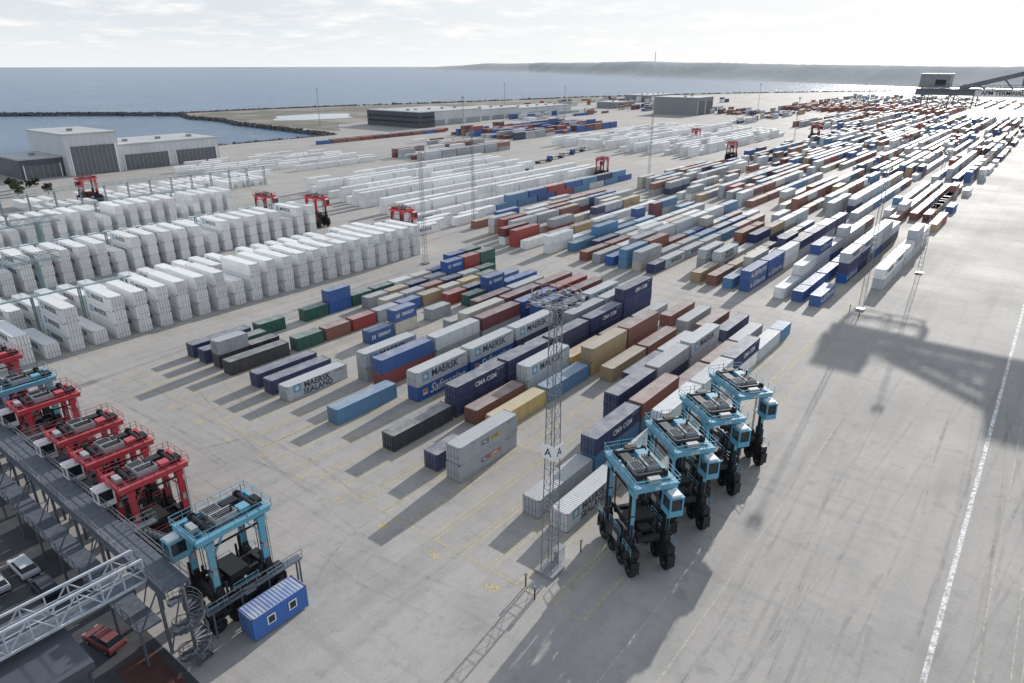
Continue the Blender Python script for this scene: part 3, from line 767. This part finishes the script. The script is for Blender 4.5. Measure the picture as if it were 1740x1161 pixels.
for p in ((174,153),(289,147),(370,333),(163,27.9),(204,22.8),(640,430),(420,560),(500,147),(700,147),(860,300),(130,132.5),(900,147),(700,560)): mast(*p)
# ---------------------------------------------------------------- quay crane
root=obj('quay_crane',None,None,(271,-21.5,0),label='grey ship-to-shore crane with company name on its girder',category='crane')
mb=MB()
for x in (-9,9):
    for y in (-24,6): mb.box(x-.9,x+.9,y-.9,y+.9,2,42,'craneg')
    mb.box(x-.8,x+.8,-23,5,14,16,'craneg'); mb.beam((x,-23,16),(x,5,40),1.2,'craneg')
    mb.box(x-1.2,x+1.2,-28,-20,.6,2,'craneg'); mb.box(x-1.2,x+1.2,2,10,.6,2,'craneg')
for y in (-24,6): mb.box(-8.1,8.1,y-.8,y+.8,12,14,'craneg'); mb.box(-8.1,8.1,y-.8,y+.8,40,41.9,'craneg')
obj('portal_frame',mb.mesh('portal_frame'),root)
mb=MB()
for x in (-3.5,3.5):
    mb.box(x-.5,x+.5,-75,64,42.4,44.3,'craneg')
for y in range(-70,64,6): mb.box(-2.9,2.9,y-.2,y+.2,42.5,43.1,'craneg')
for x in (-5.2,5.2): mb.rail((x,0,44.35),(x,64,44.35),'craneg',1.2,.1,2); mb.box(x-.5,x+.5,0,64,44.2,44.34,'craneg')
mb.beam((0,6,44),(0,0,70),1.2,'craneg'); mb.beam((-3,52,44.5),(-3,2,58.5),1.3,'craneg'); mb.beam((3,52,44.5),(3,2,58.5),1.3,'craneg'); mb.beam((0,-70,46),(0,0,70),.6,'craneg')
for q in range(6): mb.beam((-3,48-q*7,45.7+q*1.96),(-3,48-q*7-3,44.4),.4,'craneg'); mb.beam((3,48-q*7,45.7+q*1.96),(-3,48-q*7,45.7+q*1.96),.3,'craneg')
obj('girder',mb.mesh('girder'),root)
mb=MB(); mb.box(-4.5,4.5,16,36,45.4,52.4,'craneg'); mb.box(-4.7,4.7,15.8,36.2,52.4,52.8,'wall'); mb.box(-4.0,4.0,18,35,44.36,45.39,'dark')
for q in range(9): mb.box(-4.6,-4.5,17+q*2.1,17.3+q*2.1,45.6,52.2,'grey')
obj('machinery_house',mb.mesh('machinery_house'),root)
mb=MB(); mb.box(-3.6,3.6,55,63.4,44.5,48.6,'grey'); mb.box(-3.8,3.8,54.8,63.6,48.6,48.8,'wall'); mb.box(-3.64,-3.6,56,59,45.2,47,'dark')
obj('electrical_house',mb.mesh('rear_house'),root)
mb=MB()
z=40.2
for x in (-6,6): mb.box(x-.6,x+.6,47,62,z,z+.15,'craneg')
for y in (47,62): mb.box(-5.4,5.4,y-.5,y+.5,z,z+.15,'craneg')
for x in (-6.6,6.6): mb.rail((x,47,z+.15),(x,62,z+.15),'craneg',1.1,.1,2)
for y in (46.5,62.5): mb.rail((-6,y,z+.15),(6,y,z+.15),'craneg',1.1,.1,2)
for x in (-6,6):
    for y in (47.5,54,61.5): mb.beam((x,y,38.8),(x,y,42.4),.3,'craneg')
    mb.beam((x,47.5,38.8),(x,54,42.3),.22,'craneg'); mb.beam((x,54,38.8),(x,61.5,42.3),.22,'craneg'); mb.beam((x,47.5,38.8),(x,61.5,38.8),.25,'craneg')
for y in (47.5,54,61.5): mb.beam((-6,y,42.3),(6,y,42.3),.3,'craneg'); mb.beam((-6,y,38.8),(6,y,38.8),.25,'craneg')
obj('rear_platform',mb.mesh('rear_platform'),root)
mb=MB(); mb.box(-4.35,-4.15,28,47.5,42.2,44.15,'white'); vs,fs=text_geom('APM TERMINALS',1.6,.03); mb.add([(-4.37,39.9-v[0],43.2+v[1]) for v in vs],fs,'black'); obj('sign',mb.mesh('sign'),root)
# ---------------------------------------------------------------- workshop walkway
root=obj('access_walkway',None,None,(19.6,85,0),label='elevated steel access walkway beside docked straddle carriers',category='walkway')
mb=MB(); mb.box(-1.15,1.15,-31.5,45,7.7,8,'deck')
for s in (-1.15,1.15): mb.box(s-.12,s+.12,-31.5,45,7.2,7.69,'deck')
for k in range(25): mb.box(-1.1,1.1,-30+k*3,-29.9+k*3,8,8.03,'steel')
mb.cyl((-1.0,-31,7.4),(-1.0,45,7.4),.09,'dsteel',6); mb.box(.7,.95,-31,45,7.5,7.69,'dark')
obj('deck',mb.mesh('deck'),root)
mb=MB()
for s in (-1.2,1.2): mb.rail((s,-31.5,8),(s,45,8),'steel',1.1,.055,1.5); mb.beam((s,-31.5,8.3),(s,45,8.3),.05,'steel')
obj('railing',mb.mesh('railing'),root)
mb=MB(); mb.box(-1.2,-.95,-.12,.12,0,7.2,'deck'); mb.box(.95,1.2,-.12,.12,0,7.2,'deck'); mb.box(-.95,.95,-.1,.1,6.6,6.9,'deck'); mb.beam((-1,0,.3),(1,0,6.6),.1,'deck')
me=mb.mesh('column')
for k in range(13): obj('column',me,root,(0,-30+k*6,0))
mb=MB(); mb.box(-3.4,-1.3,-30,45,3.9,4.1,'deck'); mb.rail((-3.4,-30,4.1),(-3.4,45,4.1),'dsteel',1.1,.06,1.5)
for k in range(13): mb.box(-3.3,-3.1,-30+k*6,-29.8+k*6,0,3.9,'deck'); mb.beam((-3.2,-30+k*6,3.9),(-1.2,-30+k*6,7.2),.12,'deck')
obj('lower_deck',mb.mesh('lower_deck'),root)
mb=MB(); mb.box(-3.4,-1.3,14,19,8.0,10.6,'greenc'); mb.box(-3.5,-1.25,13.9,19.1,10.6,10.75,'dark'); mb.box(-3.4,-1.3,14,19,7.7,7.99,'deck'); obj('control_cabin',mb.mesh('control_cabin'),root)
mb=MB()
mb.box(1.2,3.6,1.2,2.0,7.75,7.95,'deck'); mb.rail((1.3,1.2,7.95),(3.6,1.2,7.95),'steel',1.1,.05,1); mb.rail((1.3,2,7.95),(3.6,2,7.95),'steel',1.1,.05,1)
for q in range(14): mb.box(1.2+q*.4,1.6+q*.4,3,3.9,7.4-q*.45,7.86-q*.45,'deck')
mb.beam((1.2,3,8.3),(6.8,3,2.2),.06,'steel'); mb.beam((1.2,3.9,8.3),(6.8,3.9,2.2),.06,'steel'); mb.box(1.15,1.3,2,3.9,7.0,7.9,'deck')
me=mb.mesh('boarding_stairs')
for yc in (-22,-9.5,-1.5,7,17,27): obj('boarding_stairs',me,root,(0,yc,0))
root=obj('service_platform',None,None,(27,53.2,0),label='low steel service platform on posts with railings',category='platform')
mb=MB(); mb.box(-5.5,5,-.2,.7,3.1,3.25,'deck'); mb.rail((-5.5,-.2,3.25),(5,-.2,3.25),'steel'); obj('deck',mb.mesh('deck'),root)
mb=MB(); mb.box(0,.15,-.1,.05,0,3.1,'deck'); mb.box(0,.15,.5,.65,0,3.1,'deck'); mb.box(.02,.13,.05,.5,2.8,3,'deck'); me=mb.mesh('post')
for x in (-5,-2,1,4.6): obj('post',me,root,(x,0,0))
root=obj('spiral_staircase',None,None,(19.3,51.5,0),label='grey steel spiral staircase up to the walkway',category='staircase')
mb=MB(); mb.cyl((0,0,0),(0,0,9.0),.16,'dsteel',10); obj('pole',mb.mesh('pole'),root)
mb=MB(); n=40; RS=1.4
for i in range(n):
    t=i*.4; z=.2*(i+1); a0,a1=t,t+.39
    q=[(0.12*math.cos(a0),.12*math.sin(a0)),(RS*math.cos(a0),RS*math.sin(a0)),(RS*math.cos(a1),RS*math.sin(a1)),(.12*math.cos(a1),.12*math.sin(a1))]
    mb.add([(x,y,z-.06) for x,y in q]+[(x,y,z) for x,y in q],[(3,2,1,0),(4,5,6,7),(0,1,5,4),(1,2,6,5),(2,3,7,6)],'deck')
obj('tread',mb.mesh('tread'),root)
mb=MB()
for i in range(n):
    t=i*.4; z=.2*(i+1); p=(RS*math.cos(t),RS*math.sin(t)); q=(RS*math.cos(t+.4),RS*math.sin(t+.4))
    mb.beam((p[0],p[1],z),(p[0],p[1],z+1.05),.035,'dsteel')
    for h,w_ in ((0,.05),(.5,.035),(1.05,.06)): mb.beam((p[0],p[1],z+h),(q[0],q[1],z+h+.2),w_,'dsteel',.22 if not h else None)
obj('handrail',mb.mesh('handrail'),root)
root=obj('truss_footbridge',None,None,(9,57.6,0),label='pale blue-grey tubular truss footbridge to the walkway',category='footbridge')
mb=MB(); X0,X1=-14,9.4
for s in (-1,1):
    for z in (7.7,10.0): mb.beam((X0,s,z),(X1,s,z),.2,'truss')
    mb.beam((X0,s,8.9),(X1,s,8.9),.08,'truss')
    n=13
    for i in range(n+1):
        x=X0+(X1-X0)*i/n; mb.beam((x,s,7.7),(x,s,10.0),.12,'truss')
        if i<n:
            x2=X0+(X1-X0)*(i+1)/n; mb.beam((x,s,7.7 if i%2 else 10.0),(x2,s,10.0 if i%2 else 7.7),.1,'truss')
for i in range(14):
    x=X0+(X1-X0)*i/13; mb.beam((x,-1,7.7),(x,1,7.7),.12,'truss')
obj('truss',mb.mesh('truss'),root)
mb=MB(); mb.box(X0,X1,-.9,.9,7.78,7.86,'deck'); obj('deck',mb.mesh('deck'),root)
building('dark_office',-14,11.3,52,61.5,6.2,0,'dark clad low office building beside the car park','walldark','walldark',winband=True)
root=obj('site_cabin',CM['20'],None,(27.0,51.0,0.15),label='blue container cabin with two white framed windows',category='cabin'); root.color=(.02,.14,.5,1)
mb=MB(); mb.box(-.45,.45,-.06,0,-.5,.5,'white'); mb.box(-.33,.33,-.08,-.06,-.38,.38,'glass'); me=mb.mesh('window')
for x in (-1.1,1.3): obj('window',me,root,(x,-1.225,1.45))
d=obj('door',DM['20'],root,(-3.03,0,0)); d.color=root.color
def car(x,y,rot,col,lab):
    root=obj('parked_car',None,None,(x,y,0),rot,label=lab,category='car',group='cars in the car park')
    if 'car' not in MM:
        prof=[(-2.15,.35),(-2.2,.7),(-2.1,.95),(-1.2,1.0),(1.0,.98),(1.9,.82),(2.15,.65),(2.15,.35)]
        mb=MB(); n=len(prof); vs=[]
        for s in (-.86,-.8,.8,.86):
            for a,b in prof: vs.append((a,s,b if abs(s)<.82 or b<.7 else b-.12))
        fs=[tuple(range(n-1,-1,-1)),tuple(range(3*n,4*n))]
        for q in range(3):
            for i in range(n): fs.append((q*n+i,q*n+(i+1)%n,(q+1)*n+(i+1)%n,(q+1)*n+i))
        mb.add(vs,fs,'mach'); mb.add([(-1.45,-.62,1.44),(.25,-.62,1.46),(.25,.62,1.46),(-1.45,.62,1.44),(-1.55,-.64,1.40),(.4,-.64,1.42),(.4,.64,1.42),(-1.55,.64,1.40)],[(0,1,2,3),(4,5,1,0),(5,6,2,1),(6,7,3,2),(7,4,0,3)],'mach')
        MM['car']=mb.mesh('car_body')
        mb=MB(); mb.add([(-1.95,-.76,.98),(1.15,-.76,.98),(1.15,.76,.98),(-1.95,.76,.98),(-1.5,-.62,1.41),(.35,-.62,1.41),(.35,.62,1.41),(-1.5,.62,1.41)],[(4,5,6,7),(0,1,5,4),(1,2,6,5),(2,3,7,6),(3,0,4,7)],'glass'); MM['cg']=mb.mesh('car_glass')
        mb=MB(); mb.cyl((0,-.1,0),(0,.1,0),.32,'black',16); mb.cyl((0,-.11,0),(0,.11,0),.19,'steel',10); MM['cw']=mb.mesh('car_wheel')
        mb=MB(); mb.box(0,.03,-.18,.18,-.07,.07,'white'); MM['ch']=mb.mesh('headlight')
    b=obj('body',MM['car'],root); b.color=(*col,1); obj('window',MM['cg'],root)
    for xx in (-1.35,1.35):
        for s in (-.8,.8): obj('wheel',MM['cw'],root,(xx,s,.32))
    for s in (-.6,.6): obj('headlight',MM['ch'],root,(2.15,s,.68))
car(14.2,78.6,1.6,(.66,.69,.74),'silver hatchback parked in the car park');car(11.4,78.2,1.55,(.5,.52,.56),'grey car parked in the car park');car(14.4,73.4,1.57,(.02,.03,.05),'dark blue car parked in the car park')
car(15.1,61.0,1.75,(.2,.012,.025),'dark red car parked beside the walkway')
def truck(x,y,rot,col,lab):
    root=obj('terminal_truck',None,None,(x,y,0),rot,label=lab,category='truck',group='terminal trucks')
    if 'tc' not in MM:
        mb=MB(); mb.box(5,7.2,-1.2,1.2,1,3.2,'mach'); mb.box(7.2,7.35,-1.1,1.1,1,2.1,'mach'); mb.box(4.2,5,-1.1,1.1,1,1.3,'dark'); MM['tc']=mb.mesh('truck_cab')
        mb=MB(); mb.box(7.2,7.26,-1.05,1.05,2.1,3,'glass'); mb.box(5.6,6.9,-1.23,1.23,2.1,2.9,'glass'); MM['tg']=mb.mesh('truck_window')
        mb=MB(); mb.box(-7,4.6,-.6,-.3,1.1,1.4,'dark'); mb.box(-7,4.6,.3,.6,1.1,1.4,'dark')
        for xx in (-7,-3,1,4.4): mb.box(xx,xx+.3,-1.2,1.2,1.15,1.38,'dark')
        MM['tr']=mb.mesh('trailer')
        mb=MB(); mb.cyl((0,-1.2,0),(0,1.2,0),.12,'dark',8); mb.cyl((0,-1.2,0),(0,-.75,0),.5,'black',12); mb.cyl((0,.75,0),(0,1.2,0),.5,'black',12); MM['tw']=mb.mesh('truck_wheels')
    c=obj('cab',MM['tc'],root); c.color=(*col,1); obj('window',MM['tg'],root); obj('trailer',MM['tr'],root)
    for xx in (-5.8,-4.5,4.6,6.4): obj('wheel',MM['tw'],root,(xx,0,.5))
for k in range(7): truck(288+U(-3,3),197+k*7,U(-.1,.1)+math.pi,(.02,.08,.3),'blue terminal truck with empty trailer chassis')
for k in range(4): truck(325+k*18,232+k*4,.0,(.5,.5,.5) if k%2 else (.02,.1,.4),'terminal truck with trailer chassis on the yard')
mb=MB(); mb.box(-.6,.6,-.4,.4,0,1.6,'white'); mb.box(-.65,.65,-.45,.45,1.6,1.68,'grey'); mb.box(-.62,-.6,-.3,.3,.2,1.4,'grey')
obj('electrical_cabinet',mb.mesh('cabinet'),None,(51.6,33.8,0),label='white electrical cabinet beside the floodlight mast',category='cabinet')
mb=MB(); mb.cyl((0,0,0),(0,0,1.5),.08,'dark',8); mb.box(-.12,.12,-.12,.12,1.4,1.7,'grey'); me=mb.mesh('post')
for x,y in ((46,34.2),(45,32.3),(54.2,32.6),(160,29.5),(157.5,27)):
    obj('marker_post',me,None,(x,y,0),label='short dark steel marker post on the yard',category='post',group='marker posts')
def tree(x,y,h,lab):
    root=obj('tree',None,None,(x,y,0),label=lab,category='tree',group='trees by the workshop')
    mb=MB(); mb.cyl((0,0,0),(U(-.3,.3),U(-.3,.3),h*.7),.2,'bark',7,.07)
    for k in range(6):
        t=R()*6.28; z=h*U(.3,.6); mb.cyl((0,0,z),(h*.22*math.cos(t),h*.22*math.sin(t),z+h*.2),.07,'bark',5,.02)
    obj('trunk',mb.mesh('trunk'),root)
    mb=MB(); cl=[(Vector((U(-1,1)*h*.3,U(-1,1)*h*.3,h*U(.25,.9))),h*U(.09,.17)) for _ in range(16)]
    for c,r in cl:
        for _ in range(60):
            d=Vector((U(-1,1),U(-1,1),U(-1,1)))
            if d.length>1: d.normalize()
            p=c+d*r; s=.22; a=Vector((U(-1,1),U(-1,1),U(-1,1))).normalized()*s; b=a.cross(Vector((U(-1,1),U(-1,1),U(-1,1)))).normalized()*s
            mb.add([p-a,p+b,p+a,p-b],[(0,1,2,3)],'leaf')
    obj('crown',mb.mesh('crown'),root)
for k in range(11): tree(92+k*2.2+U(-1,1),336+U(0,40),U(3,5.5),'dark green leafy tree beside the workshop')
# ---------------------------------------------------------------- light
EL,AZ=math.radians(18.8),math.radians(5.5)
sd=Vector((math.cos(EL)*math.cos(AZ),math.cos(EL)*math.sin(AZ),math.sin(EL)))
L=bpy.data.lights.new('sun','SUN'); L.energy=5; L.angle=math.radians(.5); L.color=(1,.965,.915)
o=bpy.data.objects.new('sun',L); COL.objects.link(o); o.rotation_euler=(-sd).to_track_quat('-Z','Y').to_euler()
w=bpy.data.worlds.new('World'); sc.world=w; w.use_nodes=True; nt=w.node_tree
bg=nt.nodes['Background']; out=nt.nodes['World Output']
sky=N(nt,'ShaderNodeTexSky',sky_type='NISHITA'); sky.sun_disc=False; sky.sun_elevation=EL; sky.sun_rotation=math.pi/2-AZ; sky.dust_density=1.; sky.altitude=50
nt.links.new(sky.outputs[0],bg.inputs[0]); bg.inputs[1].default_value=.15
tc=N(nt,'ShaderNodeTexCoord'); sp=N(nt,'ShaderNodeSeparateXYZ'); nt.links.new(tc.outputs['Generated'],sp.inputs[0])
def mth(op,a,b):
    n=N(nt,'ShaderNodeMath',operation=op)
    for i,v in ((0,a),(1,b)):
        if isinstance(v,(int,float)): n.inputs[i].default_value=v
        else: nt.links.new(v,n.inputs[i])
    return n.outputs[0]
zz=mth('ADD',mth('MAXIMUM',sp.outputs[2],0),.11)
cv=N(nt,'ShaderNodeCombineXYZ'); nt.links.new(mth('DIVIDE',sp.outputs[0],zz),cv.inputs[0]); nt.links.new(mth('DIVIDE',sp.outputs[1],zz),cv.inputs[1])
cn=noise(nt,1.5,8,cv.outputs[0],None,.62)
cl=ramp(nt,cn,.46,.6)
fac=ramp(nt,sp.outputs[2],.14,.6,.99,.36)
dn=N(nt,'ShaderNodeVectorMath',operation='DOT_PRODUCT'); nt.links.new(tc.outputs['Generated'],dn.inputs[0]); dn.inputs[1].default_value=sd
sunk=ramp(nt,dn.outputs['Value'],.6,1,0,.65)
gap=mixc(nt,ramp(nt,sp.outputs[2],0,.06),(.9,.925,.94),(.74,.8,.85))
shade=noise(nt,3.2,7,cv.outputs[0])
cloud=mixc(nt,ramp(nt,shade,.4,.62),(1,1,1),(.79,.81,.84))
ccol=mixc(nt,mth('MULTIPLY',cl,ramp(nt,sp.outputs[2],0.008,.03,.05,1)),gap,cloud)
ccol=mixc(nt,sunk,ccol,(1.06,1.06,1.06))
bg2=N(nt,'ShaderNodeBackground'); nt.links.new(ccol,bg2.inputs[0]); bg2.inputs[1].default_value=1.0
ms=N(nt,'ShaderNodeMixShader'); nt.links.new(fac,ms.inputs[0]); nt.links.new(bg.outputs[0],ms.inputs[1]); nt.links.new(bg2.outputs[0],ms.inputs[2]); nt.links.new(ms.outputs[0],out.inputs[0])
# ---------------------------------------------------------------- camera
cd=bpy.data.cameras.new('camera'); cd.lens=24; cd.sensor_width=36; cd.clip_start=.5; cd.clip_end=100000
co=bpy.data.objects.new('camera',cd); COL.objects.link(co); co.location=cam
co.rotation_euler=Vector((.9274*.7871,.9274*.6168,-.3741)).to_track_quat('-Z','Y').to_euler(); sc.camera=co
sc.view_settings.view_transform='Standard'; sc.view_settings.look='None'; sc.view_settings.exposure=0
